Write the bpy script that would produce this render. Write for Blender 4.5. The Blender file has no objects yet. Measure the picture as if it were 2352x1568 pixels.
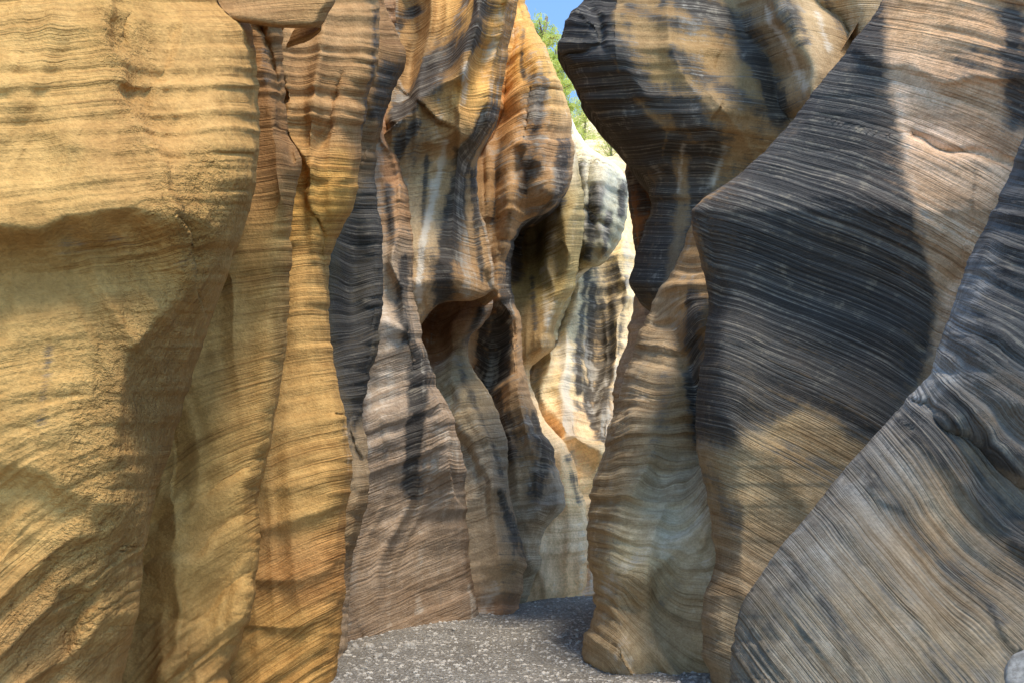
import bpy, math, random
import numpy as np
F=1700.;CX=1176.;HY=1200.;H=1.6
rng=np.random.RandomState(7)
PERM=rng.permutation(256); PERM=np.concatenate([PERM,PERM,PERM]); VAL=rng.rand(256)*2-1
def vnoise(x,y,z):
    xi=np.floor(x).astype(int);yi=np.floor(y).astype(int);zi=np.floor(z).astype(int)
    fx=x-xi;fy=y-yi;fz=z-zi
    fx=fx*fx*fx*(fx*(fx*6-15)+10);fy=fy*fy*fy*(fy*(fy*6-15)+10);fz=fz*fz*fz*(fz*(fz*6-15)+10)
    xi&=255;yi&=255;zi&=255
    def g(a,b,c): return VAL[PERM[(PERM[(PERM[(xi+a)&255]+yi+b)&255]+zi+c)&255]]
    a=g(0,0,0)*(1-fx)+g(1,0,0)*fx; b=g(0,1,0)*(1-fx)+g(1,1,0)*fx
    c=g(0,0,1)*(1-fx)+g(1,0,1)*fx; d=g(0,1,1)*(1-fx)+g(1,1,1)*fx
    return (a*(1-fy)+b*fy)*(1-fz)+(c*(1-fy)+d*fy)*fz
def fbm(x,y,z,o=4,g=0.5):
    r=0;a=1.;t=0
    for i in range(o):
        r=r+a*vnoise(x+i*17.3,y+i*5.1,z+i*9.7);t+=a;a*=g;x=x*2.03;y=y*2.03;z=z*2.03
    return r/t
def sst(v,a,b):
    t=np.clip((v-a)/(b-a),0,1);return t*t*(3-2*t)
def pch(pts,x):
    if not isinstance(pts,(list,tuple)): return np.full(np.shape(x),float(pts))
    p=np.array(sorted(pts),float);xs=p[:,0];ys=p[:,1]
    if len(xs)==1: return np.full(np.shape(x),ys[0])
    h=np.diff(xs);dl=np.diff(ys)/h;m=np.zeros(len(xs))
    for i in range(1,len(xs)-1):
        if dl[i-1]*dl[i]>0: m[i]=2*dl[i-1]*dl[i]/(dl[i-1]+dl[i])
    m[0]=dl[0];m[-1]=dl[-1]
    xc=np.clip(x,xs[0],xs[-1]);k=np.clip(np.searchsorted(xs,xc,side='right')-1,0,len(xs)-2)
    t=(xc-xs[k])/h[k]
    return (2*t**3-3*t**2+1)*ys[k]+(t**3-2*t**2+t)*h[k]*m[k]+(-2*t**3+3*t**2)*ys[k+1]+(t**3-t**2)*h[k]*m[k+1]
def lin(c): 
    c=np.array(c,float)/255.
    return np.where(c<=0.04045,c/12.92,((c+0.055)/1.055)**2.4)
def segdist(px,py,pts):
    best=np.full(px.shape,1e9);sg=np.ones(px.shape)
    for (ax,ay),(bx,by) in zip(pts[:-1],pts[1:]):
        dx,dy=bx-ax,by-ay;L=dx*dx+dy*dy
        t=np.clip(((px-ax)*dx+(py-ay)*dy)/L,0,1)
        d=np.hypot(px-ax-t*dx,py-ay-t*dy);c=dx*(py-ay)-dy*(px-ax)
        u=d<best;best=np.where(u,d,best);sg=np.where(u,np.sign(c),sg)
    return best,sg
def polysd(px,py,pts):
    pts=list(pts)+[pts[0]];d,_=segdist(px,py,pts);ins=np.zeros(px.shape,bool)
    for (ax,ay),(bx,by) in zip(pts[:-1],pts[1:]):
        if ay==by: continue
        c=((ay>py)!=(by>py))&(px<(bx-ax)*(py-ay)/(by-ay)+ax);ins^=c
    return np.where(ins,d,-d)
# ---------------------------------------------------------------- materials
def N(nt,t,**k):
    n=nt.nodes.new(t)
    for a,b in k.items(): setattr(n,a,b)
    return n
def math_(nt,op,a,b=None,c=None,clamp=False):
    n=N(nt,'ShaderNodeMath',operation=op,use_clamp=clamp)
    for i,v in enumerate((a,b,c)):
        if v is None: continue
        if isinstance(v,(int,float)): n.inputs[i].default_value=v
        else: nt.links.new(v,n.inputs[i])
    return n.outputs[0]
def mapr(nt,v,a,b,c,d,smooth=True):
    n=N(nt,'ShaderNodeMapRange');n.interpolation_type='SMOOTHSTEP' if smooth else 'LINEAR'
    nt.links.new(v,n.inputs[0])
    for i,q in enumerate((a,b,c,d)): n.inputs[i+1].default_value=q
    return n.outputs[0]
def mixc(nt,f,a,b,mode='MIX'):
    n=N(nt,'ShaderNodeMix',data_type='RGBA',blend_type=mode)
    for s,v in ((n.inputs[0],f),(n.inputs[6],a),(n.inputs[7],b)):
        if isinstance(v,bpy.types.NodeSocket): nt.links.new(v,s)
        else: s.default_value=v
    return n.outputs[2]
def noise(nt,vec,scale,detail=4,rough=0.55):
    n=N(nt,'ShaderNodeTexNoise');n.inputs['Scale'].default_value=scale;n.inputs['Detail'].default_value=detail
    n.inputs['Roughness'].default_value=rough;nt.links.new(vec,n.inputs['Vector']);return n.outputs['Fac']
def vscale(nt,vec,s):
    n=N(nt,'ShaderNodeVectorMath',operation='MULTIPLY');nt.links.new(vec,n.inputs[0]);n.inputs[1].default_value=s;return n.outputs[0]
def rockmat(name,k=1.0,bump=1.0,ls=1.0,rough=False,f2=1.0,s1k=1.0):
    m=bpy.data.materials.new(name);m.use_nodes=True;nt=m.node_tree;nt.nodes.clear()
    out=N(nt,'ShaderNodeOutputMaterial');bs=N(nt,'ShaderNodeBsdfPrincipled');nt.links.new(bs.outputs[0],out.inputs[0])
    col=N(nt,'ShaderNodeAttribute',attribute_name='Col').outputs['Color']
    mn=N(nt,'ShaderNodeAttribute',attribute_name='Mask');msk=mn.outputs['Color'];sm=mn.outputs['Alpha']
    sp=N(nt,'ShaderNodeSeparateColor');nt.links.new(msk,sp.inputs[0]);V,W,R=sp.outputs
    bd=N(nt,'ShaderNodeAttribute',attribute_name='Bed').outputs['Vector']
    obj=N(nt,'ShaderNodeTexCoord').outputs['Object']
    s1=noise(nt,vscale(nt,bd,(0.28,13*k,1)),1,5,0.68)
    s2=noise(nt,vscale(nt,bd,(0.5,62*k*f2,1)),1,3,0.6)
    g2=noise(nt,obj,50.0*k,2,0.7); g3=noise(nt,obj,7.0*k,5,0.7)
    def dk_(a,q=1.): return tuple(1-(1-x)*ls*q for x in a)+(1,)
    m1=mixc(nt,mapr(nt,s1,0.32,0.66,0,1),dk_((0.70,0.64,0.57),s1k),(1+.13*s1k,)*3+(1,))
    m2=mixc(nt,mapr(nt,s2,0.28,0.50,0,1),dk_((0.58,0.52,0.46)),(1.05,1.05,1.05,1))
    c=mixc(nt,sm,col,mixc(nt,1.0,col,m1,'MULTIPLY'))
    c=mixc(nt,math_(nt,'MULTIPLY',sm,0.85),c,mixc(nt,1.0,c,m2,'MULTIPLY'))
    c=mixc(nt,1.0,c,mixc(nt,mapr(nt,g3,0.3,0.7,0,1),(0.82,0.78,0.72,1),(1.11,1.12,1.13,1)),'MULTIPLY')
    c=mixc(nt,1.0,c,mixc(nt,mapr(nt,g2,0.3,0.7,0,1),(0.87,0.86,0.85,1),(1.10,1.10,1.10,1)),'MULTIPLY')
    n=math_(nt,'ADD',math_(nt,'MULTIPLY',math_(nt,'SUBTRACT',s1,0.5),1.1),math_(nt,'MULTIPLY',math_(nt,'SUBTRACT',g3,0.5),1.4))
    n=math_(nt,'ADD',n,math_(nt,'MULTIPLY',math_(nt,'SUBTRACT',s2,0.5),1.1))
    vv=math_(nt,'ADD',V,n)
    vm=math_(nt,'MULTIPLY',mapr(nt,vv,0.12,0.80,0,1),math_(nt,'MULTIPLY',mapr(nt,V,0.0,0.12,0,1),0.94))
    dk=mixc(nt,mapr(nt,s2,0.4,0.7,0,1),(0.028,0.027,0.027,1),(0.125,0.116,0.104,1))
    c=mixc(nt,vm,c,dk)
    wm=math_(nt,'MULTIPLY',mapr(nt,math_(nt,'ADD',W,n),0.1,0.95,0,1),math_(nt,'MULTIPLY',mapr(nt,W,0.0,0.12,0,1),0.75))
    c=mixc(nt,wm,c,(0.68,0.62,0.52,1))
    fl=math_(nt,'MULTIPLY',mapr(nt,math_(nt,'ADD',math_(nt,'MULTIPLY',g3,0.5),math_(nt,'MULTIPLY',s2,0.5)),0.53,0.65,0,1),math_(nt,'MULTIPLY',V,0.75,clamp=True))
    c=mixc(nt,fl,c,(0.27,0.23,0.17,1))
    nt.links.new(c,bs.inputs['Base Color'])
    bs.inputs['Roughness'].default_value=0.8;bs.inputs['Specular IOR Level'].default_value=0.25
    hh=math_(nt,'MULTIPLY',math_(nt,'ADD',math_(nt,'MULTIPLY',s1,1.3*ls*s1k),math_(nt,'MULTIPLY',s2,0.75*ls)),sm)
    hh=math_(nt,'ADD',hh,math_(nt,'MULTIPLY',g2,0.2));hh=math_(nt,'ADD',hh,math_(nt,'MULTIPLY',g3,0.6))
    if rough: hh=math_(nt,'ADD',hh,math_(nt,'MULTIPLY',math_(nt,'MULTIPLY',noise(nt,obj,17*k,4,0.7),R),2.8))
    b=N(nt,'ShaderNodeBump');b.inputs['Strength'].default_value=1.0;b.inputs['Distance'].default_value=0.030*bump/k
    nt.links.new(hh,b.inputs['Height']);nt.links.new(b.outputs[0],bs.inputs['Normal'])
    return m
M_SMOOTH=rockmat('sandstone_smooth',1.0,1.0,.8,True,1.,.5);M_NEAR=rockmat('sandstone_near',1.0,0.95,.85)
M_BAND=rockmat('sandstone_banded',0.95,1.05,1.05);M_SLAB=rockmat('sandstone_slab',1.0,1.15,1.1,False,1.,.85);M_RAMP=rockmat('sandstone_ramp',1.05,1.15,1.2,False,1.,.9)
M_MID=rockmat('sandstone_mid',0.55,0.85,.7);M_FAR=rockmat('sandstone_far',0.38,0.75,.6)
def mesh_grid(name,P,mat,cols=None,mask=None,bed=None,flip=False,alpha=None):
    r,c=P.shape[:2];me=bpy.data.meshes.new(name)
    i=np.arange(r*c).reshape(r,c)
    q=np.stack([i[:-1,:-1],i[1:,:-1],i[1:,1:],i[:-1,1:]],-1).reshape(-1,4)
    if flip: q=q[:,::-1]
    me.vertices.add(r*c);me.vertices.foreach_set('co',P.reshape(-1).astype(np.float32))
    me.loops.add(q.size);me.loops.foreach_set('vertex_index',q.reshape(-1).astype(np.int32))
    me.polygons.add(len(q));me.polygons.foreach_set('loop_start',(np.arange(len(q))*4).astype(np.int32))
    me.polygons.foreach_set('loop_total',np.full(len(q),4,np.int32))
    me.update(calc_edges=True);me.polygons.foreach_set('use_smooth',np.ones(len(q),bool))
    def ca(n,a,al=None):
        at=me.attributes.new(n,'FLOAT_COLOR','POINT');b=np.ones((r*c,4),np.float32);b[:,:3]=a.reshape(-1,3)
        if al is not None: b[:,3]=al.reshape(-1)
        at.data.foreach_set('color',b.reshape(-1))
    if cols is not None: ca('Col',cols)
    if mask is not None: ca('Mask',mask,alpha)
    if bed is not None:
        at=me.attributes.new('Bed','FLOAT_VECTOR','POINT');at.data.foreach_set('vector',bed.reshape(-1).astype(np.float32))
    me.materials.append(mat);me.validate()
    o=bpy.data.objects.new(name,me);bpy.context.scene.collection.objects.link(o);return o
ALB=0.93
def fin(label,side,nose,inner,dI,dN,top=-400,bot=None,rnd=70,rd=0.5,feats=(),cols=(),st=(),bed=((0,0),),xc=0,curv=0,
        back=(1.5,2.5),mat=None,step=4.2,lump=0.06,ledge=0.02,seed=0,name='canyon_wall',cat='rock wall',under=None,k=0.3,au=(0,0),flute=(0,60),alb=1.0,desat=.06,smb=(0.25,1.)):
    sgn=1 if side=='L' else -1
    dmin=min([v for _,v in dI]+[v for _,v in dN]) if isinstance(dI,list) else min(dI,dN if not isinstance(dN,list) else min(v for _,v in dN))
    if bot is None: bot=HY+1.75*F/dmin
    yb=bot if not isinstance(bot,list) else max(b for _,b in bot); yt=top if not isinstance(top,list) else min(b for _,b in top)
    ys_=np.linspace(yt,yb,40);wmax=np.max(np.abs(pch(nose,ys_)-pch(inner,ys_)))
    nf=max(16,int(wmax*1.25/step));nr=max(16,int((yb-yt)/step))
    g=np.linspace(0,1,nf);f=1-(1-g)**1.5;t=np.linspace(0,1,nr)
    Fg,Tg=np.meshgrid(f,t)
    tp=pch(top,Fg);bt=pch(bot,Fg);py=tp+(bt-tp)*Tg
    xi=pch(inner,py);xn=pch(nose,py)
    xn=xn+sgn*8.0*fbm(py/34.,py*0+seed*3.1,py*0,5,0.65)
    px=xi+(xn-xi)*Fg;w=np.maximum(np.abs(xn-xi),1)
    d=pch(dI,py)*(1-Fg)+pch(dN,py)*Fg
    q=np.clip((Fg*w-(w-rnd))/rnd,0,1);d=d+rd*(1-np.sqrt(np.maximum(0,1-q*q)))
    if under:
        ub=np.clip((py-(bt-under))/under,0,1);d=d+under*d/F*1.2*(1-np.sqrt(np.maximum(0,1-ub*ub)))
    disp=np.zeros_like(d)
    wx=px+18*vnoise(px/75,py/75,py*0+seed);wy=py+18*vnoise(px/75+9,py/75,py*0+seed)
    for ft in feats:
        if ft[0]=='r':
            _,pts,amp,wa,wb=ft
            ds,sg=segdist(wx,wy,pts);ww=np.where(sg>0,wa,wb);e=max(3.,0.25*min(wa,wb));disp+=amp*np.exp(-(np.sqrt(ds*ds+e*e)-e)/ww)
        else:
            _,x,y,rx,ry,amp=ft;disp+=amp*np.exp(-((wx-x)/rx)**2-((wy-y)/ry)**2)
    if flute[0]:
        wl=flute[1];u=px+wl*1.3*vnoise(px/(wl*5)+3,py/(wl*4.5),py*0+seed)
        a=vnoise(u/wl,py/(wl*7.),py*0+seed*5.3);b=vnoise(u/wl*1.9+7,py/(wl*4.5),py*0+seed*5.3)
        disp+=flute[0]*(0.9-2.0*np.sqrt(a*a+.0015)-0.5*np.sqrt(b*b+.003))
    endf=np.clip((1-Fg)*w/18.,0.25,1)
    d=d-disp*endf
    X=(px-CX)*d/F;Y=d;Z=H+(HY-py)*d/F
    P=np.stack([X,Y,Z],-1)
    nb=16;kk=np.linspace(0,1,nb+1)[1:][None,:]
    Yn=Y[:,-1:];Xn=X[:,-1:];Yb=Yn+back[1]*kk;Xb=Xn*Yb/Yn-sgn*back[0]*(0.25*kk+0.75*kk**2);Zb=np.repeat(Z[:,-1:],nb,1)
    P=np.concatenate([P,np.stack([Xb,Yb,Zb],-1)],1)
    ex=lambda a:np.concatenate([a,np.repeat(a[:,-1:],nb,1)],1)
    pye=ex(py);pxe=ex(px);dref=float(np.mean(pch(dN,np.array([600.]))+pch(dI,np.array([600.])))/2)
    sc=dref/5.
    sl=pch(list(bed),pye);pxb=ex(px)-sgn*np.concatenate([np.zeros(nf),kk[0]*back[1]*60])[None,:]
    s=(pye+sl*(pxb-xc)+curv*(pxb-xc)**2)*dref/F+k*ex(disp)
    s=s+0.05*sc*fbm(P[...,0]/2./sc,P[...,1]/2./sc,P[...,2]/2./sc+seed,2)
    al=(pxb-sl*(pye-700)*0.6)*dref/F
    du=np.gradient(P,axis=1);dv=np.gradient(P,axis=0);n=np.cross(du,dv);n/=np.linalg.norm(n,axis=-1,keepdims=True)+1e-9
    if sgn<0:n=-n
    tocam=-(P-np.array([0,0,H]));fl=np.sign(np.sum(n[:, :nf]*tocam[:, :nf],-1).mean());n=n*fl
    lm=fbm(P[...,0]/0.8/sc,P[...,1]/0.8/sc,P[...,2]/1.5/sc+seed*7,4)*lump*sc
    q1=fbm(s*4.5/sc,al*0.25/sc,s*0+seed,3,0.6);q2=fbm(s*14/sc,al*0.4/sc,s*0+seed+5,3,0.6)
    am=0.1+1.6*np.clip(fbm(al*0.7/sc,s*0.8/sc,s*0+seed+9,3)*1.8+0.35,0,1)
    ld=(np.abs(q1)*1.4+q2*1.2)*ledge*sc*am
    fade=np.concatenate([np.clip((1-Fg)*w/10.,0.5,1),np.ones((nr,nb))],1)
    P=P+n*((lm+ld)*fade)[...,None]
    nn=fbm(P[...,0]/0.5/sc,P[...,1]/0.5/sc,P[...,2]/0.5/sc,3);n2=fbm(P[...,0]/0.3/sc+7,P[...,1]/0.3/sc,P[...,2]/1.1/sc,4)
    jx=pxe+55*nn;jy=pye+55*np.roll(nn,13,0)
    acc=np.zeros(P.shape);ws=0
    for (cx_,cy_,c_) in cols:
        wg=1/(((jx-cx_)**2+(jy-cy_)**2)/900.+1)**1.6;acc+=wg[...,None]*lin(c_);ws=ws+wg
    C=acc/ws[...,None]*ALB*alb;lu=(C*np.array([.25,.6,.15])).sum(-1,keepdims=True);C=C*(1-desat)+lu*desat
    mask=np.zeros(P.shape)
    sn=fbm(P[...,0]*3.2/sc**.5,P[...,1]*3.2/sc**.5,P[...,2]*0.22/sc**.5+seed,4,.6);sn2=fbm(P[...,0]*4.5/sc**.5+31,P[...,1]*4.5/sc**.5,P[...,2]*0.2/sc**.5+seed,4,.6)
    mask[...,0]=au[0]*sst(sn,-.05,0.4);mask[...,1]=au[1]*sst(sn2,0.0,0.42)
    for sd in st:
        kind,pts,r,a=sd;ch={'v':0,'w':1,'r':2,'V':0,'c':0,'C':0}[kind]
        if kind in 'VcC':
            sdv=polysd(pxe+34*n2,pye+34*nn,pts);v=a*sst(sdv,-r,r)
        else:
            ds,_=segdist(pxe+r*1.0*n2+sn*r*1.0,pye+10*nn,pts);v=a*np.exp(-(ds/(r*(1.05+.7*sn2)))**2)*(1+.6*sn)
        if kind=='c': mask[...,0]*=1-v
        elif kind=='C': mask[...,0]*=1-v;mask[...,1]*=1-v
        else: mask[...,ch]=np.maximum(mask[...,ch],v)
    sm=smb[0]+(smb[1]-smb[0])*sst(fbm(P[...,0]/1.1/sc,P[...,1]/1.1/sc,P[...,2]/0.8/sc+seed*3,3),-.2,.2)
    o=mesh_grid(name,P,mat or M_NEAR,C,np.clip(mask,0,1),np.stack([al,s,s*0+seed*3.7],-1),flip=(sgn>0),alpha=sm)
    o['label']=label;o['category']=cat
    return o
GO=(210,166,100);GO2=(198,153,88);BR=(168,130,84);TAN=(192,160,116);PK=(186,161,132);ORGLOW=(232,176,92)  # last tone paints the orange glow of the upper buttresses into the rock
# ================================================================= LEFT SIDE
fin('golden tan sandstone bulge with overhanging lip and rippled foot','L',
 [(-400,520),(0,530),(60,575),(150,590),(300,599),(400,590),(500,562),(620,520),(700,492),(830,450),(980,402),(1080,370),(1180,342),(1280,325),(1400,310),(1568,280),(1800,250)],
 -500,3.0,4.4,rnd=150,rd=0.7,xc=200,alb=.92,desat=0,
 feats=[('r',[(230,-120),(250,120),(300,250),(360,370),(398,480)],.13,220,16),
        ('r',[(-300,540),(0,505),(120,512),(220,470),(300,462),(400,490),(480,530),(560,430)],.22,70,230),('b',200,600,260,70,-.06),
        ('r',[(540,590),(470,640),(380,700),(300,800),(268,930),(250,1030),(310,1100),(330,1180)],.22,260,50),
        ('b',90,880,170,220,.08),('r',[(-100,1060),(120,1090),(250,1150),(330,1200)],.07,40,90),
        ('r',[(-100,160),(40,250),(170,330),(330,360)],.025,30,90),('r',[(300,60),(280,180),(300,260)],-.02,12,12),('r',[(390,60),(360,170),(340,260)],-.02,10,10),
        ('r',[(100,1568),(180,1400),(260,1250)],-.10,50,40),('r',[(0,1500),(120,1380),(280,1300)],.08,16,60),('r',[(40,1568),(180,1480),(290,1400)],.07,14,50),('r',[(0,1380),(100,1260),(260,1190)],.06,14,60)],
 cols=[(100,100,GO),(400,200,(206,160,96)),(100,400,GO),(480,450,GO2),(100,600,(184,142,82)),(120,850,GO),(350,900,(176,136,80)),(60,1150,GO),(200,1400,(192,150,90)),(120,1480,(192,148,92)),(250,60,GO2),(300,330,(198,152,90))],  # darker tones under the lip and right of the bulge paint its shade
 st=[('r',[(480,500),(380,800),(330,1080),(200,1300),(100,1450)],110,1.),('r',[(300,100),(330,300)],60,.7),('v',[(120,800),(100,960)],12,.3),('v',[(150,560),(420,600)],30,.2)],  # last faint dark stroke adds painted shade beneath the lip
 bed=[(0,.0),(500,.06),(900,.18),(1200,.55),(1500,.95)],seed=1,lump=.06,ledge=.013,flute=(.03,110),smb=(.2,1.),mat=M_SMOOTH)
fin('narrow rippled sandstone panel beside a long crack','L',
 [(-400,650),(60,650),(220,655),(310,668),(375,692),(450,678),(560,666),(760,656),(900,640),(1050,612),(1150,590),(1250,590),(1400,575),(1568,520),(1800,500)],
 [(-400,300),(600,300),(1568,100)],5.6,5.75,rnd=45,rd=.5,xc=480,alb=.98,desat=0,
 feats=[('r',[(610,60),(640,160),(660,300),(690,375)],-.10,8,8),('b',470,1150,70,200,.12),('r',[(400,1150),(420,1400),(380,1568)],.14,60,26),
        ('r',[(330,1300),(470,1240),(590,1160)],-.06,14,60),('r',[(320,1450),(470,1400),(590,1290)],-.06,14,60),('r',[(360,1200),(470,1130),(600,1050)],-.05,12,60)],
 cols=[(600,300,(164,124,80)),(620,600,GO2),(560,850,GO),(520,1100,(204,160,94)),(420,1350,(208,164,98)),(400,1530,(194,150,90))],
 st=[('r',[(520,1150),(420,1500)],90,.25),('v',[(600,90),(612,230)],18,.3)],bed=[(0,.0),(500,.1),(800,.3),(1000,.55),(1250,.75),(1568,.95)],seed=2,lump=.05,ledge=.026,back=(1.2,1.2),flute=(.05,80),mat=M_BAND,smb=(.2,.9))
fin('tall golden sandstone column with wavy horizontal ledges','L',
 [(-400,880),(0,872),(100,870),(250,842),(440,820),(530,782),(610,752),(700,750),(830,762),(950,790),(1020,802),(1090,812),(1200,792),(1340,792),(1440,786),(1568,765),(1800,740)],
 [(-400,480),(900,500),(1568,380)],6.5,7.0,rnd=60,rd=.6,xc=700,alb=.98,desat=0,
 feats=[('r',[(620,60),(640,160),(672,290),(694,372)],.16,10,120),('r',[(694,372),(760,420),(820,400)],.07,60,40),
        ('r',[(690,375),(740,290),(775,180)],-.06,6,6),('b',740,200,70,150,.10),('b',720,1150,70,180,.14),('b',700,700,50,120,.07),
        ('r',[(600,1230),(700,1200),(800,1150)],.07,14,60),('r',[(590,1340),(700,1330),(790,1270)],.07,14,60),('r',[(600,1120),(720,1110),(810,1060)],.05,14,60),('r',[(600,1440),(690,1430),(780,1380)],.06,14,60)],
 cols=[(740,100,(184,144,98)),(780,300,(188,146,98)),(740,420,(222,170,90)),(720,700,GO),(720,900,GO),(700,1100,GO),(690,1300,(208,154,94)),(720,1480,GO2),(640,1450,GO2)],
 st=[('v',[(862,30),(852,180),(842,300)],13,.5),('w',[(790,980),(815,1100)],12,.3)],bed=[(0,.06),(375,.03),(700,.08),(1000,.28),(1250,.45),(1568,.7)],seed=3,lump=.05,ledge=.024,back=(1.2,1.0),flute=(.06,90),mat=M_BAND,smb=(.2,.85))
fin('warm tan sandstone block wedged in the cleft','L',[(-300,800),(-60,778),(0,770),(30,758),(58,742),(75,735)],[(-300,440),(0,500),(70,560)],4.6,4.8,top=-320,bot=[(0,48),(.5,62),(1,66)],
 rnd=30,rd=.2,under=18,cols=[(600,0,(178,136,88)),(720,20,(190,146,94))],bed=[(0,.1)],seed=4,back=(.25,.2),name='wedged_boulder',cat='boulder',ledge=.008,lump=.03,alb=.9,desat=0)
fin('pointed sandstone shoulder above a dark grey hollow','L',
 [(-400,850),(-50,868),(20,880),(90,912),(130,926),(170,912),(260,880),(330,862),(450,860),(540,878),(620,878),(700,876),(780,868),(860,850),(960,832),(1010,842),(1100,850),(1180,838),(1300,808),(1480,795),(1568,790)],
 [(-400,640),(1568,640)],7.9,8.7,rnd=50,rd=.5,xc=800,
 feats=[('r',[(870,30),(872,140),(850,300)],.14,20,40),('b',820,640,60,220,-.4),('r',[(765,900),(800,985),(835,960)],.14,70,20),('r',[(800,1020),(830,1120),(800,1260)],.12,18,20),('r',[(872,400),(880,600),(866,760)],.06,30,30)],
 cols=[(890,130,(162,124,80)),(830,600,(104,98,82)),(820,900,(110,102,86)),(820,1050,(188,162,126)),(815,1200,(166,138,100)),(800,1400,PK)],
 st=[('V',[(870,330),(760,560),(740,700),(760,880),(800,1000),(850,920),(890,700),(890,500)],26,.72),('v',[(890,160),(862,260)],26,.8)],bed=[(0,-.1),(500,-.25),(800,.35),(1500,.4)],seed=5,mat=M_NEAR,ledge=.010,lump=.04,back=(1.4,1.2),flute=(.06,80))
fin('pinkish grey sandstone wall sloping out to a wide foot','L',
 [(-400,900),(0,905),(200,895),(280,902),(340,915),(400,930),(480,944),(560,950),(650,952),(770,970),(880,1002),(960,1040),(1060,1066),(1200,1072),(1350,1086),(1415,1096),(1500,1100)],
 [(-400,700),(1500,700)],[(0,9.2),(800,9.0),(1100,9.0),(1480,9.2)],[(0,10.2),(700,10.4),(1000,11.2),(1200,12),(1420,12.4)],rnd=50,rd=.5,xc=900,desat=.12,alb=1.12,
 feats=[('r',[(880,300),(910,420),(900,600),(930,760)],.28,16,30),('r',[(860,740),(960,800),(1020,960),(1040,1060)],.28,90,20),('b',900,1000,60,150,.1),('r',[(840,1240),(930,1240),(1060,1180)],-.05,40,16)],
 cols=[(880,350,(184,134,88)),(900,480,(194,150,104)),(900,620,PK),(900,800,(188,168,146)),(950,1000,(182,160,138)),(900,1150,(180,156,130)),(960,1300,(166,144,120)),(1000,1400,(158,132,106))],
 st=[('v',[(972,850),(962,960),(948,1120)],28,1.),('v',[(935,600),(925,720),(950,790),(1000,850)],20,.8),('w',[(880,700),(900,900)],14,.4),('v',[(900,430),(905,560)],14,.6),('w',[(1000,980),(1050,1020)],16,.5)],
 bed=[(0,.1),(600,.05),(900,.3),(1200,.4),(1450,.5)],seed=6,mat=M_MID,back=(1.5,1.4),ledge=.014,au=(.25,.4),flute=(.08,60),lump=.04)
fin('overhanging sandstone buttress striped with black water stains','L',
 [(-400,1260),(-100,1200),(0,1186),(80,1172),(200,1152),(270,1142),(310,1120),(350,1100),(430,1092),(520,1110),(610,1130),(670,1142),(700,1138)],
 [(-400,820),(700,880)],[(0,10.4),(700,10.8)],[(0,11.2),(700,11.6)],bot=[(0,790),(.2,780),(.33,750),(.42,718),(.5,700),(.62,694),(.75,692),(.88,680),(.95,668),(1,676)],under=30,rnd=50,rd=.7,xc=1000,alb=1.12,
 feats=[('r',[(1120,-60),(1060,90),(1030,180),(960,240),(905,285)],.9,36,120),('r',[(1040,300),(1080,330),(1130,290)],.4,30,70),('r',[(1060,40),(1040,150),(1060,260),(1080,320)],.3,30,60),
        ('r',[(1085,340),(1060,460),(1090,600),(1110,660)],-.3,24,34),('r',[(1010,340),(1020,500),(990,640)],.25,40,50),('r',[(960,660),(1060,640),(1140,620)],.18,50,70),('r',[(930,0),(950,100),(930,220)],-.35,26,30)],
 cols=[(940,60,(184,142,88)),(1000,150,(160,126,80)),(1130,60,ORGLOW),(1100,180,ORGLOW),(960,330,(170,138,96)),(1010,420,(198,170,128)),(960,550,(194,168,130)),(1090,500,(190,156,112)),(1060,640,(178,142,100)),(1100,660,(188,150,104))],
 st=[('v',[(1120,-60),(1060,90),(1000,160),(960,230),(910,280)],32,1.),('v',[(1135,255),(1095,300),(1070,345)],28,1.),('v',[(1065,350),(1045,480),(1030,560),(1020,690)],26,1.),('v',[(960,290),(925,350)],24,.9),
     ('w',[(1022,330),(1005,420),(975,540),(962,690)],10,1.),('v',[(905,60),(960,30)],22,.8),('w',[(1070,140),(1060,240)],8,.6),('v',[(1088,400),(1098,640)],14,.8),('v',[(985,360),(972,520)],8,.6)],
 bed=[(0,.25),(500,.1),(700,.05)],seed=7,mat=M_MID,back=(1.5,2),au=(.35,.45),flute=(.12,58),lump=.03,ledge=.012)
fin('smooth brown sandstone rib below a scooped hollow','L',
 [(500,1100),(640,1125),(700,1130),(740,1108),(775,1078),(810,1072),(900,1118),(1000,1158),(1070,1164),(1130,1166),(1200,1184),(1270,1205),(1340,1198),(1380,1190),(1420,1188),(1500,1180)],
 [(500,900),(1500,960)],[(600,12.6),(750,12.5),(900,12.1),(1400,12.4)],[(600,13.3),(1000,12.9),(1400,13.3)],top=500,rnd=45,rd=.6,xc=1060,desat=.1,alb=1.15,
 feats=[('r',[(1045,800),(1030,890),(1070,970),(1110,1060),(1150,1130)],.35,20,50),('b',1015,770,50,90,-.8),('r',[(1075,1150),(1120,1130),(1165,1140)],.2,90,20),('b',1150,1280,40,90,.3)],
 cols=[(1010,740,(144,106,72)),(1010,820,(152,110,76)),(1080,900,(172,152,114)),(1060,960,(176,156,122)),(1110,1080,(168,156,136)),(1130,1200,(180,154,120)),(1150,1320,(194,164,124)),(1150,1395,(176,134,100))],
 st=[('v',[(1150,1130),(1185,1220),(1205,1280)],14,.7),('v',[(1100,720),(1060,790)],14,.9),('v',[(1045,830),(1100,960),(1150,1090)],10,.5)],bed=[(700,.1),(1000,.3),(1400,.1)],seed=8,mat=M_MID,back=(1.5,2),au=(.25,.35),flute=(.08,50),lump=.035,ledge=.012)
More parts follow.
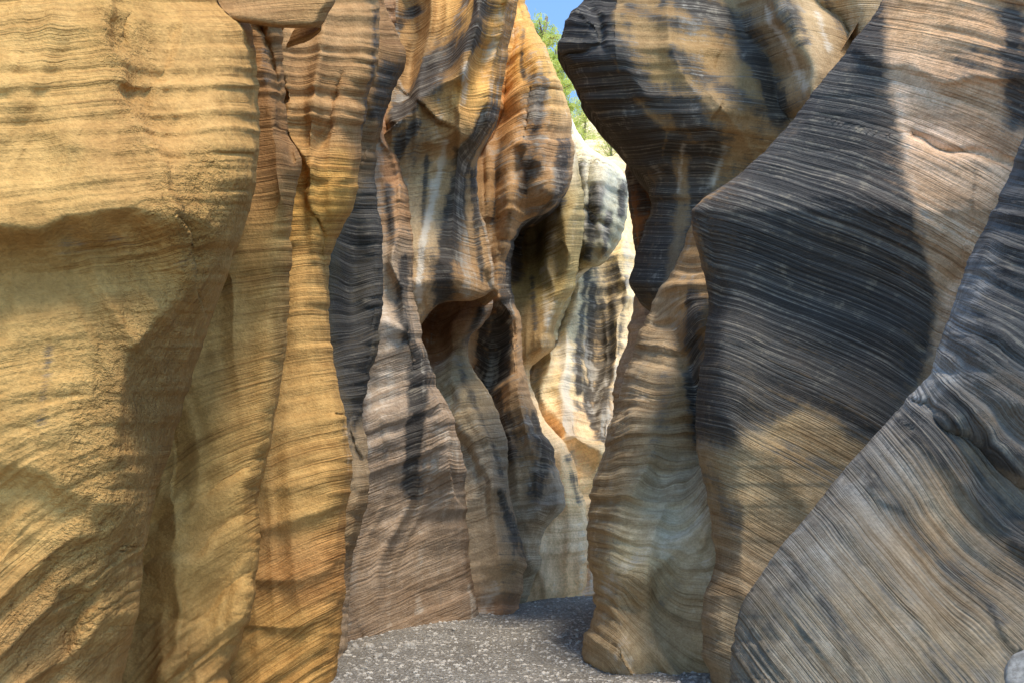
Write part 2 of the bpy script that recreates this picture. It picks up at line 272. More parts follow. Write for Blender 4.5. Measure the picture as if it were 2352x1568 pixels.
fin('high golden orange buttress with black streaked hollow beneath','L',
 [(-400,1080),(-100,1185),(0,1206),(60,1225),(130,1262),(210,1291),(290,1313),(380,1316),(450,1294),(480,1272),(510,1212),(560,1180),(640,1172),(700,1186),(740,1201),(820,1201),(900,1216),(970,1240),(1040,1270),(1120,1290),(1160,1296),(1200,1262),(1240,1245),(1300,1236),(1400,1205)],
 [(-400,960),(1400,1060)],[(0,13.5),(1400,13.9)],[(0,14.6),(500,14.4),(1000,14.4),(1400,14.8)],rnd=45,rd=.8,xc=1200,alb=1.15,
 feats=[('r',[(1170,0),(1180,120),(1150,260),(1110,360)],-.5,22,40),('r',[(1230,120),(1250,240),(1230,380),(1290,455)],.5,34,36),('r',[(1210,330),(1180,480),(1150,620),(1160,720)],.45,36,22),
        ('r',[(1180,690),(1200,780),(1190,900),(1210,1000)],.35,22,40),('r',[(1250,980),(1220,1060),(1230,1160),(1290,1165)],.35,30,40),('b',1120,840,42,150,-1.2),('r',[(1170,1150),(1200,1230),(1240,1330)],.25,20,25),('r',[(1240,1000),(1260,1080),(1295,1150)],.25,18,20)],
 cols=[(1190,60,ORGLOW),(1225,150,(236,184,96)),(1180,250,(214,164,104)),(1260,200,(216,176,112)),(1150,380,(194,152,102)),(1240,330,(198,160,114)),(1270,420,(174,146,108)),(1140,540,(188,152,108)),(1190,760,(198,158,114)),(1190,860,(186,150,110)),(1180,1000,(176,146,108)),(1210,1100,(184,160,128)),(1270,1150,(160,152,138)),(1210,1240,(186,168,142)),(1200,1350,(168,150,124))],
 st=[('v',[(1228,190),(1215,300),(1195,430)],20,.9),('v',[(1290,465),(1230,505),(1195,560),(1170,700),(1155,860)],26,1.),('v',[(1110,720),(1120,860),(1150,960),(1160,1040)],30,1.),  # second dark stroke paints the shade of the recess, beside real streaks
     ('v',[(1225,960),(1250,1040),(1225,1130)],24,.95),('v',[(1290,330),(1270,460)],20,.9),('w',[(1200,1070),(1290,1085)],6,.4),('v',[(1200,80),(1205,180)],8,.6),('v',[(1150,330),(1130,520)],14,.6)],
 bed=[(0,.3),(500,.1),(1000,-.1),(1400,.2)],seed=9,mat=M_MID,back=(1.8,2),au=(.25,.35),flute=(.12,50),lump=.03,ledge=.012)
fin('olive brown sandstone fin with scalloped edge','L',
 [(100,1180),(200,1262),(240,1290),(300,1314),(380,1330),(470,1342),(540,1338),(600,1328),(660,1322),(700,1292),(760,1274),(795,1270),(820,1240),(850,1216),(900,1222),(950,1240),(1010,1290),(1060,1318),(1140,1338),(1230,1358),(1300,1360),(1400,1362)],
 [(100,1050),(1400,1090)],15.3,[(0,15.8),(1000,15.9),(1400,16)],top=100,rnd=40,rd=.8,xc=1250,desat=0,alb=1.15,
 feats=[('b',1220,580,50,110,-.9),('r',[(1320,470),(1310,560),(1330,600)],.3,22,30),('r',[(1265,560),(1270,700),(1240,830)],.3,22,40),('r',[(1310,1060),(1280,1160),(1240,1260)],.35,22,50),('r',[(1200,1380),(1240,1340),(1250,1250)],.25,22,30)],
 cols=[(1310,300,(224,204,168)),(1310,480,(172,154,108)),(1220,540,(116,102,66)),(1260,650,(176,156,104)),(1220,760,(164,136,94)),(1260,1000,(242,212,168)),(1310,1120,(248,214,164)),(1280,1250,(234,206,170)),(1310,1340,(240,194,142)),(1250,1300,(210,186,156))],  # dark alcove tone and pale lower tones paint shade and sunlight into the colour
 st=[('v',[(1192,510),(1184,640)],20,.9),('v',[(1230,480),(1290,470)],16,.7),('v',[(1300,1050),(1330,1150)],12,.5),('w',[(1250,620),(1258,760)],8,.4),('v',[(1225,640),(1230,760)],8,.5)],bed=[(0,.2),(1400,.2)],seed=10,mat=M_FAR,back=(2,2),au=(.1,.3),flute=(.10,44),lump=.03,ledge=.012)
fin('blue grey rounded sandstone shoulder in open shade','L',
 [(100,1220),(200,1270),(240,1298),(290,1318),(330,1348),(370,1394),(395,1426),(420,1438),(450,1442),(500,1438),(550,1424),(590,1398),(618,1360),(640,1330),(700,1300),(760,1280)],
 [(100,1120),(760,1140)],16.9,17.4,top=100,bot=[(0,820),(1,780)],rnd=24,rd=.6,xc=1350,desat=0,alb=1.1,
 feats=[('r',[(1315,300),(1335,420),(1318,600)],-.4,20,30),('r',[(1410,360),(1385,460),(1400,600)],.45,24,40),('r',[(1350,300),(1362,440),(1345,600)],.35,20,26),('r',[(1340,540),(1380,560),(1420,520)],.15,30,50)],
 cols=[(1330,300,(246,236,204)),(1380,360,(240,234,206)),(1410,430,(206,204,184)),(1350,460,(178,180,158)),(1380,540,(164,164,142)),(1330,620,(166,156,122)),(1300,700,(176,158,118))],
 st=[('v',[(1328,380),(1320,500)],12,.8),('v',[(1430,420),(1425,500)],9,.7),('v',[(1372,440),(1355,590)],13,.9),('v',[(1398,500),(1390,590)],8,.8),('w',[(1345,380),(1342,560)],8,.5)],bed=[(0,-.3),(1400,-.3)],seed=11,mat=M_FAR,back=(2,1.2),au=(.2,.3),flute=(.14,32),lump=.04,ledge=.016)
fin('bright sunlit end wall with dark vertical stains','L',
 [(300,1560),(1500,1560)],[(300,1080),(1500,1080)],[(400,20),(700,18.6),(900,17.5),(1100,16.9),(1400,15.8)],[(400,20.4),(700,19.2),(900,18.2),(1100,17.2),(1400,15.9)],top=[(0,380),(.5,400),(.75,420),(1,450)],rnd=40,rd=.7,xc=1350,desat=0,alb=1.07,
 feats=[('r',[(1340,600),(1300,760),(1290,900),(1330,1000),(1380,1060)],.6,30,50),('r',[(1250,820),(1240,920),(1290,980),(1350,1040)],.5,30,30),('b',1380,800,40,170,-.5),('r',[(1425,560),(1435,750),(1405,900)],.4,18,25),('r',[(1300,1060),(1330,1150),(1370,1200)],.3,20,40)],
 cols=[(1380,640,(252,230,188)),(1300,740,(252,234,192)),(1280,880,(252,232,188)),(1340,830,(248,218,172)),(1330,960,(246,210,164)),(1430,600,(252,224,166)),(1370,1080,(252,220,168)),(1340,1200,(252,218,170)),(1330,1340,(248,194,138)),(1250,1340,(224,194,152))],  # very pale colours put the sunlit glow of the end wall into its albedo
 st=[('v',[(1352,620),(1335,760),(1335,900)],11,.85),('v',[(1405,620),(1390,780),(1390,1000)],30,1.),('v',[(1330,930),(1390,985)],16,.5),('w',[(1300,780),(1305,1000)],16,1.),('v',[(1438,640),(1425,800)],8,.8),('v',[(1362,660),(1358,960)],12,1.),('w',[(1420,820),(1400,1100)],10,.7),('v',[(1230,850),(1245,960)],10,.4)],
 bed=[(0,.1),(1400,.15)],seed=12,mat=M_FAR,back=(0.5,.5),au=(.1,.6),flute=(.24,44),lump=.04,ledge=.012)
# ================================================================= RIGHT SIDE
fin('grey banded sandstone ramp sweeping down to the wash','R',
 [(-400,2650),(0,2490),(150,2425),(300,2362),(480,2285),(600,2226),(700,2190),(780,2164),(850,2142),(900,2104),(960,2050),(1030,1984),(1110,1914),(1180,1856),(1280,1772),(1380,1708),(1450,1688),(1568,1680),(1900,1690)],
 3000,[(0,2.7),(1500,2.4)],[(0,4.3),(900,3.9),(1568,3.5)],rnd=130,rd=.45,xc=2050,curv=.0005,alb=.92,desat=.22,
 feats=[('r',[(2135,930),(2230,1010),(2352,1120),(2500,1200)],-.09,60,18),('r',[(2150,860),(2230,800),(2300,900),(2400,960)],.05,60,60),('r',[(2270,560),(2240,680),(2300,780)],.05,50,40),
        ('b',2230,1230,240,220,-.32),('r',[(2110,1010),(2250,1150),(2400,1290)],.035,16,80),('r',[(1990,1080),(2140,1230),(2330,1470)],.035,16,70),('r',[(1900,1180),(2050,1330),(2200,1568)],.03,16,60),('r',[(1810,1290),(1920,1420),(1990,1568)],.03,16,60)],
 cols=[(2290,500,(118,118,118)),(2200,700,(160,162,164)),(2280,800,(112,110,108)),(2150,900,(168,168,166)),(2250,950,(112,106,98)),(2250,1050,(152,128,98)),(2000,1100,(142,138,130)),(2150,1200,(164,144,114)),(1850,1250,(148,145,137)),(2250,1300,(142,128,106)),(2000,1400,(158,144,120)),(1800,1450,(152,142,122)),(2200,1500,(156,140,112)),(1750,1550,(148,138,120))],
 st=[('V',[(2360,330),(2290,520),(2220,720),(2250,860),(2400,900),(2500,500)],50,.75),('v',[(2180,930),(2330,1060)],40,.75),('w',[(2230,630),(2175,760),(2140,870)],12,.5),('v',[(2100,960),(2250,1130),(2400,1290)],44,.65),('v',[(1990,1060),(2150,1250),(2300,1420)],26,.55),('v',[(1850,1300),(1980,1500)],22,.45),('v',[(1900,1210),(2050,1360)],40,.4)],  # pale stroke along the upper edge is a painted sheen of sky light
 bed=[(0,-.5),(700,-.6),(900,-.75),(1200,-1.0),(1568,-1.3)],seed=21,lump=.02,ledge=.032,k=.5,au=(.35,.05),mat=M_RAMP,smb=(.55,1.))
fin('huge leaning sandstone slab coated with charcoal desert varnish','R',
 [(-400,2300),(-100,2110),(0,2032),(70,1982),(140,1930),(210,1872),(300,1800),(380,1722),(430,1660),(462,1612),(490,1588),(530,1590),(600,1610),(700,1626),(780,1618),(850,1608),(950,1596),(1020,1600),(1100,1612),(1180,1632),(1290,1640),(1400,1612),(1500,1612),(1568,1640),(1800,1650)],
 2900,[(0,3.9),(1568,3.7)],[(0,6.1),(490,6.7),(1000,6.9),(1568,6.7)],rnd=50,rd=.4,xc=1800,curv=-.00015,alb=1.05,desat=.1,
 feats=[('r',[(2085,318),(2180,335),(2260,352),(2352,372),(2500,400)],-.10,5,8),('r',[(2085,318),(2260,352),(2400,380)],.05,200,8),('b',1850,650,180,220,-.16),('b',1680,900,60,180,.15),('r',[(1640,500),(1660,620),(1650,760)],-.08,25,30),
        ('r',[(1700,1150),(1720,1400),(1690,1568)],.09,40,40),('r',[(1940,110),(2100,170),(2352,190)],.05,12,60),('r',[(2190,640),(2160,760),(2110,880)],-.16,90,60),('r',[(1650,760),(1800,830),(1980,960)],.04,30,80),('r',[(1640,950),(1760,1060),(1880,1180)],.04,30,80)],
 cols=[(2150,60,(220,172,122)),(2250,200,(214,170,128)),(2120,300,(230,194,160)),(2250,450,(222,188,152)),(2180,600,(226,192,156)),(1950,250,(124,118,108)),(1850,450,(116,110,102)),(1950,650,(124,114,98)),(1800,620,(112,106,96)),(1640,620,(150,126,92)),(1700,780,(130,122,106)),(1850,850,(168,142,106)),(1950,850,(146,130,104)),(1650,950,(134,124,108)),(1800,1000,(188,158,112)),(1700,1100,(170,148,110)),(1850,1080,(178,150,108)),(1680,1300,(162,140,108)),(1700,1480,(156,140,112)),(1620,490,(188,150,104))],
 st=[('V',[(2030,-50),(1930,40),(1820,220),(1680,400),(1580,490),(1620,620),(1600,780),(1580,900),(1590,1010),(1680,1030),(1760,960),(1850,950),(1950,1020),(2050,1010),(2135,850),(2165,700),(2115,480),(2065,300),(2040,100)],28,.82),
     ('V',[(2000,40),(1820,290),(1680,470),(1660,600),(1740,760),(1880,820),(2040,920),(2120,780),(2090,480),(2040,250)],50,1.),('v',[(2320,30),(2335,260)],30,1.),('v',[(2200,150),(2290,130)],22,.5),('v',[(1700,760),(1800,860)],50,.8),
     ('v',[(1650,860),(1680,980)],44,.9),('w',[(2060,200),(2075,320),(2130,520)],12,.3),('v',[(1640,1100),(1700,1200)],30,.4),('v',[(1800,1040),(1960,1120)],30,.4)],
 bed=[(0,-.05),(200,-.12),(500,-.32),(900,-.45),(1568,-.6)],seed=22,lump=.04,ledge=.024,back=(1.5,2),mat=M_SLAB,smb=(.5,1.))
fin('twisting sandstone rib with swirled grey and tan bands','R',
 [(-100,2000),(300,1800),(430,1660),(490,1596),(540,1572),(590,1558),(640,1534),(665,1514),(700,1502),(740,1484),(800,1462),(880,1432),(960,1410),(1060,1380),(1150,1354),(1250,1350),(1310,1358),(1360,1366),(1430,1358),(1480,1338),(1530,1336),(1600,1340)],
 [(0,2000),(600,1760),(1568,1760)],[(0,7.9),(1200,7.7),(1568,7.45)],[(0,8.4),(600,8.5),(1000,8.6),(1500,8.2)],rnd=130,rd=1.2,xc=1500,alb=1.05,desat=.08,curv=.0024,
 feats=[('r',[(1660,1170),(1560,1255),(1455,1312),(1418,1380),(1440,1470)],.24,110,44),('r',[(1500,700),(1560,790),(1600,900),(1600,1050)],-.26,44,36),('b',1560,1110,70,110,-.2),('b',1480,1000,60,160,.16),
        ('r',[(1450,880),(1425,1100),(1395,1250)],.12,36,50),('b',1430,1520,100,70,.15),('r',[(1530,640),(1600,700),(1625,760)],.1,40,40)],
 cols=[(1590,560,(190,150,98)),(1560,680,(188,150,100)),(1510,680,(204,182,146)),(1600,800,(146,112,72)),(1520,820,(190,164,126)),(1450,900,(198,174,138)),(1590,950,(156,126,86)),(1480,1050,(180,156,118)),(1560,1130,(182,168,142)),(1400,1150,(178,156,118)),(1560,1220,(204,190,160)),(1450,1290,(216,198,154)),(1380,1250,(186,164,126)),(1500,1380,(180,154,112)),(1560,1450,(170,146,108)),(1420,1420,(196,168,124)),(1390,1510,(188,164,124))],
 st=[('v',[(1612,680),(1612,850),(1595,1000)],24,.9),('w',[(1620,1165),(1540,1240),(1450,1295),(1410,1350)],20,.35),('v',[(1530,880),(1490,1050)],26,.4),('v',[(1500,1400),(1560,1330)],20,.3)],  # pale stroke paints the lit upper side of the ledge ridge
 bed=[(400,-.6),(600,-.4),(800,.0),(1000,.35),(1150,.2),(1350,-.5),(1568,-.9)],seed=23,mat=M_BAND,lump=.04,ledge=.024,back=(1.5,3),k=.8,au=(.2,.25),flute=(.05,100),smb=(.45,1.))
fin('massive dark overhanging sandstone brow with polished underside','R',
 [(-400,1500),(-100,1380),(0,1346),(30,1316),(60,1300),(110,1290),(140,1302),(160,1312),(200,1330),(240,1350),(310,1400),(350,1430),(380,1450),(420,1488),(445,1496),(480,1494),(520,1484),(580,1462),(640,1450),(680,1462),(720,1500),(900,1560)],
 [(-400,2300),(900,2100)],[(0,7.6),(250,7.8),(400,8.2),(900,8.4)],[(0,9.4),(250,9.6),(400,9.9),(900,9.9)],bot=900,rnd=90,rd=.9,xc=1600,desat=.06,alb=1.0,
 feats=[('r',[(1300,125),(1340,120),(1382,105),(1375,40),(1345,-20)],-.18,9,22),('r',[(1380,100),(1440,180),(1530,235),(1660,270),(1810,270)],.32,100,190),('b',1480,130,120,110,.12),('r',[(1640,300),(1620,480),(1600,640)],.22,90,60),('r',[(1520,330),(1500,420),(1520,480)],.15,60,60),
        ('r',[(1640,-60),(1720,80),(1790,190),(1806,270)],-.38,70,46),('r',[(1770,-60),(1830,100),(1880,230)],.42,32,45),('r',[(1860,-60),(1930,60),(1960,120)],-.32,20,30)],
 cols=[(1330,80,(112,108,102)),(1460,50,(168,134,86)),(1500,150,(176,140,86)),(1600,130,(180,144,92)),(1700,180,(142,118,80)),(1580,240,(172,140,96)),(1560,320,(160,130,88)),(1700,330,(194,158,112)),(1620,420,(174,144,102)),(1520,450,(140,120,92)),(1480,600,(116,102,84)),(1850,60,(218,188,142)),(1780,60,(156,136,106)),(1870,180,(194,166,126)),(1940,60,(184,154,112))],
 st=[('V',[(1260,-30),(1270,140),(1350,300),(1440,420),(1520,400),(1530,310),(1450,220),(1410,130),(1400,60),(1390,-30)],22,1.),('v',[(1390,90),(1480,205),(1570,262),(1625,330)],52,1.),('v',[(1470,350),(1480,460)],44,1.),('v',[(1555,330),(1530,500),(1480,660)],42,1.),('v',[(1560,-20),(1690,60),(1755,160),(1795,260)],40,1.),('v',[(1450,10),(1580,60)],18,.6),  # dark strokes also paint shade under the brow, on top of varnish
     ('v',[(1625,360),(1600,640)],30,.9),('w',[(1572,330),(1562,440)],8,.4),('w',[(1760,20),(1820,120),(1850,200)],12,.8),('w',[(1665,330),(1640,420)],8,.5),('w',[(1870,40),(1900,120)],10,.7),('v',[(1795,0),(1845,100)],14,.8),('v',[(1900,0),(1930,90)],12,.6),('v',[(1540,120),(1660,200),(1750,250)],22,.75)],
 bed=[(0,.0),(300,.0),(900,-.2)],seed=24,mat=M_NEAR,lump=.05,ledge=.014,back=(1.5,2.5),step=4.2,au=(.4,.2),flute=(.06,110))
fin('shadowed rusty sandstone ledge with pink lower face','R',
 [(200,1520),(330,1462),(390,1442),(450,1447),(520,1458),(600,1468),(650,1478),(690,1456),(740,1446),(790,1438),(860,1412),(950,1408),(1050,1404),(1200,1400),(1400,1400)],
 [(200,1700),(1400,1700)],11.2,12.2,top=200,rnd=40,rd=.5,xc=1480,back=(1.5,1.5),alb=1.1,
 feats=[('r',[(1440,470),(1470,500),(1500,520)],.2,30,30)],
 cols=[(1460,450,(156,108,68)),(1460,560,(180,124,78)),(1470,650,(124,108,90)),(1460,750,(200,172,142)),(1430,900,(196,168,138)),(1420,1000,(190,166,136))],
 st=[('v',[(1455,400),(1470,480)],18,.9),('v',[(1480,520),(1470,620)],16,.8)],bed=[(0,-.2),(1400,.5)],seed=25,mat=M_MID,flute=(.05,50),au=(.3,.2))
# ================================================================= ground
def proc(name,build):
    m=bpy.data.materials.new(name);m.use_nodes=True;nt=m.node_tree;bs=nt.nodes['Principled BSDF'];build(nt,bs);return m
def gbuild(nt,bs):
    o=N(nt,'ShaderNodeTexCoord').outputs['Object']
    a=noise(nt,o,1.2,4,.6);b=noise(nt,o,20,4,.75);c=noise(nt,o,90,2,.7)
    vo=N(nt,'ShaderNodeTexVoronoi');vo.inputs['Scale'].default_value=26;nt.links.new(o,vo.inputs['Vector'])
    col=mixc(nt,mapr(nt,a,.35,.65,0,1),(.34,.315,.275,1),(.49,.465,.415,1))
    col=mixc(nt,1.0,col,mixc(nt,mapr(nt,b,.3,.7,0,1),(.60,.60,.60,1),(1.22,1.22,1.22,1)),'MULTIPLY')
    col=mixc(nt,mapr(nt,vo.outputs['Distance'],.3,.6,0,.5),col,(.18,.16,.14,1))
    nt.links.new(col,bs.inputs['Base Color']);bs.inputs['Roughness'].default_value=.95
    hh=math_(nt,'ADD',math_(nt,'MULTIPLY',b,1.),math_(nt,'MULTIPLY',c,.5));hh=math_(nt,'SUBTRACT',hh,math_(nt,'MULTIPLY',vo.outputs['Distance'],.8))
    bp=N(nt,'ShaderNodeBump');bp.inputs['Strength'].default_value=1.;bp.inputs['Distance'].default_value=.06
    nt.links.new(hh,bp.inputs['Height']);nt.links.new(bp.outputs[0],bs.inputs['Normal'])
MG=proc('wash_gravel',gbuild)
def gz(x,y): 
    c=np.exp(-((x-.3)/4.)**2)
    return .09*fbm(x/.9,y/.9,x*0,5)*1.0+.03*np.abs(x-0.1)*c*.6-.02
ax=np.concatenate([-np.geomspace(6,500,26)[::-1],np.linspace(-5.9,5.9,220),np.geomspace(6,500,26)])
ay=np.concatenate([-np.geomspace(1,500,20)[::-1],np.linspace(0,22,400),np.geomspace(22.2,900,30)])
gx,gy=np.meshgrid(ax,ay);near=(np.abs(gx)<8)&(gy<24)
P=np.stack([gx,gy,np.where(near,gz(gx,gy),-.02)],-1)
g=mesh_grid('ground',P,MG);g['kind']='structure'
def gh(x,y): return float(gz(np.array([x]),np.array([y]))[0])
def sbuild(nt,bs):
    o=N(nt,'ShaderNodeTexCoord').outputs['Object'];a=noise(nt,o,6,3,.6)
    col=mixc(nt,mapr(nt,a,.3,.7,0,1),(.28,.255,.22,1),(.54,.51,.46,1));nt.links.new(col,bs.inputs['Base Color']);bs.inputs['Roughness'].default_value=.9
    bp=N(nt,'ShaderNodeBump');bp.inputs['Distance'].default_value=.01;nt.links.new(noise(nt,o,30,3,.6),bp.inputs['Height']);nt.links.new(bp.outputs[0],bs.inputs['Normal'])
MS=proc('pale_stone',sbuild)
import bmesh
def stone_mesh(name,seed,r,sub=3,flat=.6,mat=None):
    bm=bmesh.new();bmesh.ops.create_icosphere(bm,subdivisions=sub,radius=1)
    rs=np.random.RandomState(seed);co=np.array([v.co[:] for v in bm.verts])
    for _ in range(9):
        nrm=rs.randn(3);nrm/=np.linalg.norm(nrm);dd=rs.uniform(.6,.9);s=co@nrm;co=co-np.maximum(s-dd,0)[:,None]*nrm*.9
    co=co*(1+.1*fbm(co[:,0]*2+seed,co[:,1]*2,co[:,2]*2,3))[:,None]*np.array([1,rs.uniform(.65,1),flat])*r
    for v,c in zip(bm.verts,co): v.co=c
    for f in bm.faces: f.smooth=True
    me=bpy.data.meshes.new(name);bm.to_mesh(me);bm.free();me.materials.append(mat or MS);return me
sm=[stone_mesh('stone',i,1.,3,.45+.05*i) for i in range(6)]
def place(me,name,x,y,r,lab,cat,z=None,grp=None,rot=None):
    o=bpy.data.objects.new(name,me);bpy.context.scene.collection.objects.link(o);o.scale=(r,r,r);o.location=(x,y,(gh(x,y)+r*.15) if z is None else z)
    o.rotation_euler=(0,0,rot if rot is not None else random.random()*6.28);o['label']=lab;o['category']=cat
    if grp:o['group']=grp
    return o
random.seed(5)
def W(px,py,d): return ((px-CX)*d/F,d,H+(HY-py)*d/F)
for px,py,r in [(815,1486,.07),(846,1494,.11),(885,1476,.06),(912,1500,.05),(936,1486,.12),(870,1512,.08),(800,1506,.05),(835,1532,.04),(985,1462,.04),(1042,1454,.06),(1225,1486,.05),(1300,1452,.03),(1060,1500,.04),(960,1540,.03),(1180,1440,.04),(1320,1500,.05),(1110,1530,.035),(900,1550,.04)]:
    d=H*F/(py-HY);place(sm[random.randrange(6)],'stone',(px-CX)*d/F,d,r,'small pale stone lying on the sandy wash','stone',grp='stones on the canyon floor')
x,y,z=W(1545,1568,6.4);place(sm[1],'stone',x,6.9,.16,'pale flat stone at the foot of the banded rib','stone',grp='stones on the canyon floor')
x,y,z=W(2365,1560,2.2);place(stone_mesh('b2',11,1.,4,.8),'boulder',x+.03,2.2,.12,'white weathered boulder beside the banded ramp','boulder',z=z)
vs=[];fs=[];nv=0;np.random.seed(3)
base=bmesh.new();bmesh.ops.create_icosphere(base,subdivisions=1,radius=1);bv=np.array([v.co[:] for v in base.verts]);bf=np.array([[v.index for v in f.verts] for f in base.faces]);base.free()
for i in range(16000):
    yy=6.5+11*np.random.rand()**1.3;xx=np.random.uniform(-2.6,2.4);r=.006+.034*np.random.rand()**5
    c=bv*r*np.random.uniform(.6,1.2,3)*np.array([1,1,.6])*(1+.25*np.random.randn(len(bv),1)*.5);vs.append(c+[xx,yy,0]);fs.append(bf+nv);nv+=len(bv)
V=np.concatenate(vs);cen=np.repeat(np.array([v.mean(0) for v in vs]),len(bv),0);V[:,2]+=gz(cen[:,0],cen[:,1])+.001
me=bpy.data.meshes.new('gravel');me.from_pydata(V.tolist(),[],np.concatenate(fs).tolist());me.materials.append(MS)
o=bpy.data.objects.new('gravel',me);bpy.context.scene.collection.objects.link(o);o['kind']='stuff';o['label']='loose pale gravel scattered over the sandy wash';o['category']='gravel'
# ================================================================= hill beyond the rim
hx=np.linspace(-40,40,260);hy=np.linspace(21,75,220);gx,gy=np.meshgrid(hx,hy)
hz=pch([(21,8),(24,12.5),(28,15.5),(34,19),(40,23.2),(46,25),(75,24)],gy)-.05*np.abs(gx-4)+.9*fbm(gx/5,gy/5,gx*0,5)
st_=np.round(hz/1.3)*1.3;hz=hz*.45+st_*.55+.25*fbm(gx/.9,gy/.9,gx*0,4)
nn=fbm(gx/3,gy/3,hz/2,4)[...,None];C=lin((244,222,184))*(.92+.25*nn)
hl=mesh_grid('hill',np.stack([gx,gy,hz],-1),M_FAR,C,np.zeros(C.shape),np.stack([gx,hz,gx*0],-1));hl['kind']='structure'
def hzat(x,y):
    i=np.argmin(abs(hy-y));j=np.argmin(abs(hx-x));return float(hz[i,j])
# ================================================================= trees
def leafb(nt,bs):
    o=N(nt,'ShaderNodeTexCoord').outputs['Object'];a=noise(nt,o,2.2,3,.6)
    c=mixc(nt,mapr(nt,a,.3,.7,0,1),(.40,.50,.10,1),(.80,.84,.30,1));nt.links.new(c,bs.inputs['Base Color']);bs.inputs['Roughness'].default_value=.6
    tr=N(nt,'ShaderNodeBsdfTranslucent');nt.links.new(c,tr.inputs[0]);mx=N(nt,'ShaderNodeMixShader');mx.inputs[0].default_value=.45
    nt.links.new(bs.outputs[0],mx.inputs[1]);nt.links.new(tr.outputs[0],mx.inputs[2]);nt.links.new(mx.outputs[0],nt.nodes['Material Output'].inputs[0])
ML=proc('juniper_foliage',leafb)
def barkb(nt,bs):
    o=N(nt,'ShaderNodeTexCoord').outputs['Object'];nt.links.new(mixc(nt,noise(nt,vscale(nt,o,(6,6,1)),3,4,.6),(.10,.07,.045,1),(.26,.2,.14,1)),bs.inputs['Base Color'])
MB=proc('bark',barkb)
def tube(p,rad,verts,faces,n=8):
    base=len(verts)
    for k_,(c,r) in enumerate(zip(p,rad)):
        for j in range(n):
            a=j/n*6.283;verts.append((c[0]+r*math.cos(a),c[1]+r*math.sin(a),c[2]))
    for k_ in range(len(p)-1):
        for j in range(n):
            faces.append((base+k_*n+j,base+k_*n+(j+1)%n,base+(k_+1)*n+(j+1)%n,base+(k_+1)*n+j))
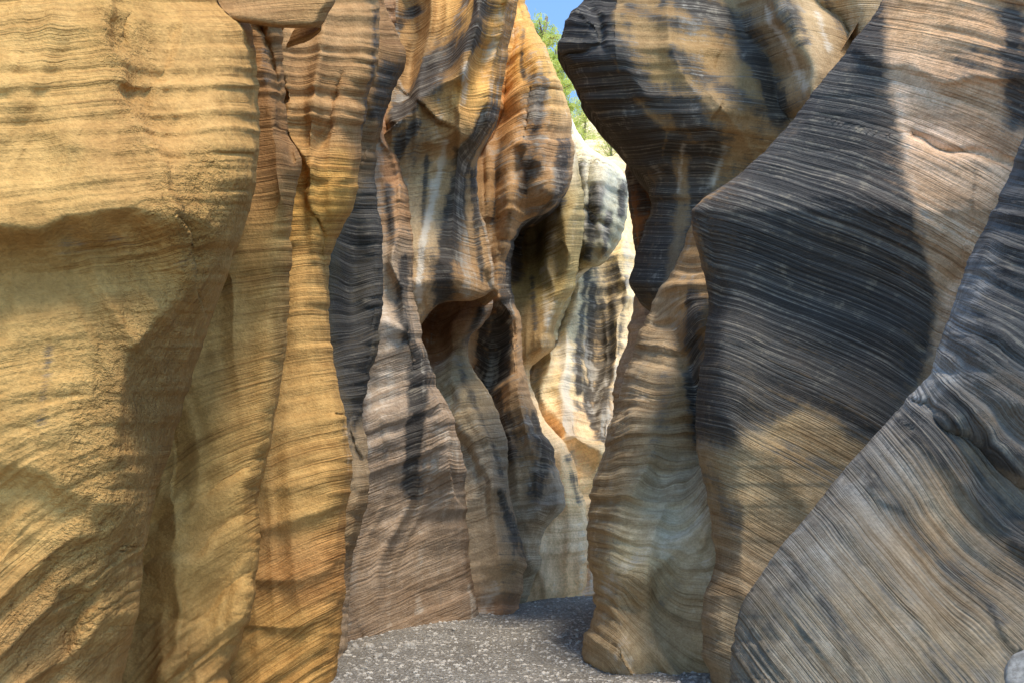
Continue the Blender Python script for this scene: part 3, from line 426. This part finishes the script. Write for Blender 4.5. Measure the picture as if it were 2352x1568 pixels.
def tree(x,y,h,wd,seed,lab,z=None):
    rs=np.random.RandomState(seed);z=hzat(x,y)-.2 if z is None else z
    vs=[];fs=[];p=[np.array([0,0,0.])]
    for i in range(7): p.append(p[-1]+np.array([rs.randn()*.05*h/4,rs.randn()*.05*h/4,h*.85/7]))
    tube(p,np.linspace(.035*h,.008*h,8),vs,fs);ends=[]
    for i in range(30):
        t=rs.uniform(.1,.98);b=p[int(t*7)];a=rs.rand()*6.28;L=wd*(1-.45*t)*rs.uniform(.5,1.2);q=[b];
        for k_ in range(4): q.append(q[-1]+np.array([math.cos(a)*L/4,math.sin(a)*L/4,L/4*rs.uniform(.1,.7)]));ends.append(q[-1])
        tube(q,np.linspace(.010*h,.002*h,5),vs,fs,5)
    me=bpy.data.meshes.new('trunk');me.from_pydata([tuple(map(float,v)) for v in vs],[],fs);me.materials.append(MB)
    e=bpy.data.objects.new('juniper_tree',None);bpy.context.scene.collection.objects.link(e);e.location=(x,y,z);e['label']=lab;e['category']='tree';e['group']='trees along the canyon rim'
    tr=bpy.data.objects.new('trunk',me);bpy.context.scene.collection.objects.link(tr);tr.parent=e
    cc=[]
    for c in ends:
        for _ in range(3): 
            c2=c+rs.randn(3)*.12*wd
            m=24;pp=c2+rs.randn(m,3)*np.array([.06,.06,.05])*wd*1.1;cc.append(pp)
    cc=np.concatenate(cc);m=len(cc);s=.022*rs.uniform(.6,1.5,(m,1))*min(h,4.)/4
    a=rs.randn(m,3);a/=np.linalg.norm(a,axis=1,keepdims=True);b=np.cross(a,rs.randn(m,3));b/=np.linalg.norm(b,axis=1,keepdims=True)
    Q=np.stack([cc-a*s*1.6-b*s*.5,cc+a*s*1.6-b*s*.5,cc+a*s*1.6+b*s*.5,cc-a*s*1.6+b*s*.5],1).reshape(-1,3)
    me=bpy.data.meshes.new('crown');me.from_pydata(Q.tolist(),[],np.arange(4*m).reshape(-1,4).tolist());me.materials.append(ML)
    cr=bpy.data.objects.new('crown',me);bpy.context.scene.collection.objects.link(cr);cr.parent=e
for px,d,h,wd,lab in [(1232,25,6.9,1.15,'tall green juniper rising above the canyon rim'),(1280,27,4.6,.9,'small sunlit juniper at the rim edge'),(1305,31,4.6,.9,'slim sunlit juniper on a pale ledge'),(1345,33,2.4,.9,'low green juniper on a pale ledge'),(1390,37,2.0,1.1,'bushy juniper on the sunlit slope'),(1405,28,1.8,.8,'small juniper on the sunlit slope'),(1180,30,5,1.5,'tall green juniper rising above the canyon rim')]:
    tree((px-CX)*d/F,d,h,wd,int(px),lab)
# ================================================================= light, sky, camera
sc=bpy.context.scene
w=bpy.data.worlds.new('World');sc.world=w;w.use_nodes=True;nt=w.node_tree
sky=nt.nodes.new('ShaderNodeTexSky');sky.sky_type='NISHITA';sky.sun_disc=False;sky.ozone_density=1.4;sky.dust_density=.2
dirv=np.array([.24,-.44,.86]);dirv/=np.linalg.norm(dirv)
el=math.asin(dirv[2]);az=math.atan2(dirv[0],dirv[1])
sky.sun_elevation=el;sky.sun_rotation=az
tint=mixc(nt,1.0,sky.outputs[0],(.90,1.06,1.12,1),'MULTIPLY')
nt.links.new(tint,nt.nodes['Background'].inputs[0]);nt.nodes['Background'].inputs[1].default_value=.34
from mathutils import Vector
L=bpy.data.lights.new('sun','SUN');L.energy=4.4;L.angle=math.radians(15);L.color=(1,.87,.68)
lo=bpy.data.objects.new('sun',L);sc.collection.objects.link(lo);lo.rotation_euler=Vector(dirv).to_track_quat('Z','Y').to_euler()
cam=bpy.data.cameras.new('camera');co=bpy.data.objects.new('camera',cam);sc.collection.objects.link(co);co.location=(0,0,H);co.rotation_euler=(math.pi/2,0,0)
cam.lens=36*F/2352;cam.shift_y=(HY-784)/2352;cam.clip_end=3000;cam.clip_start=.05;sc.camera=co
sc.view_settings.view_transform='Standard';sc.view_settings.look='None';sc.view_settings.exposure=0
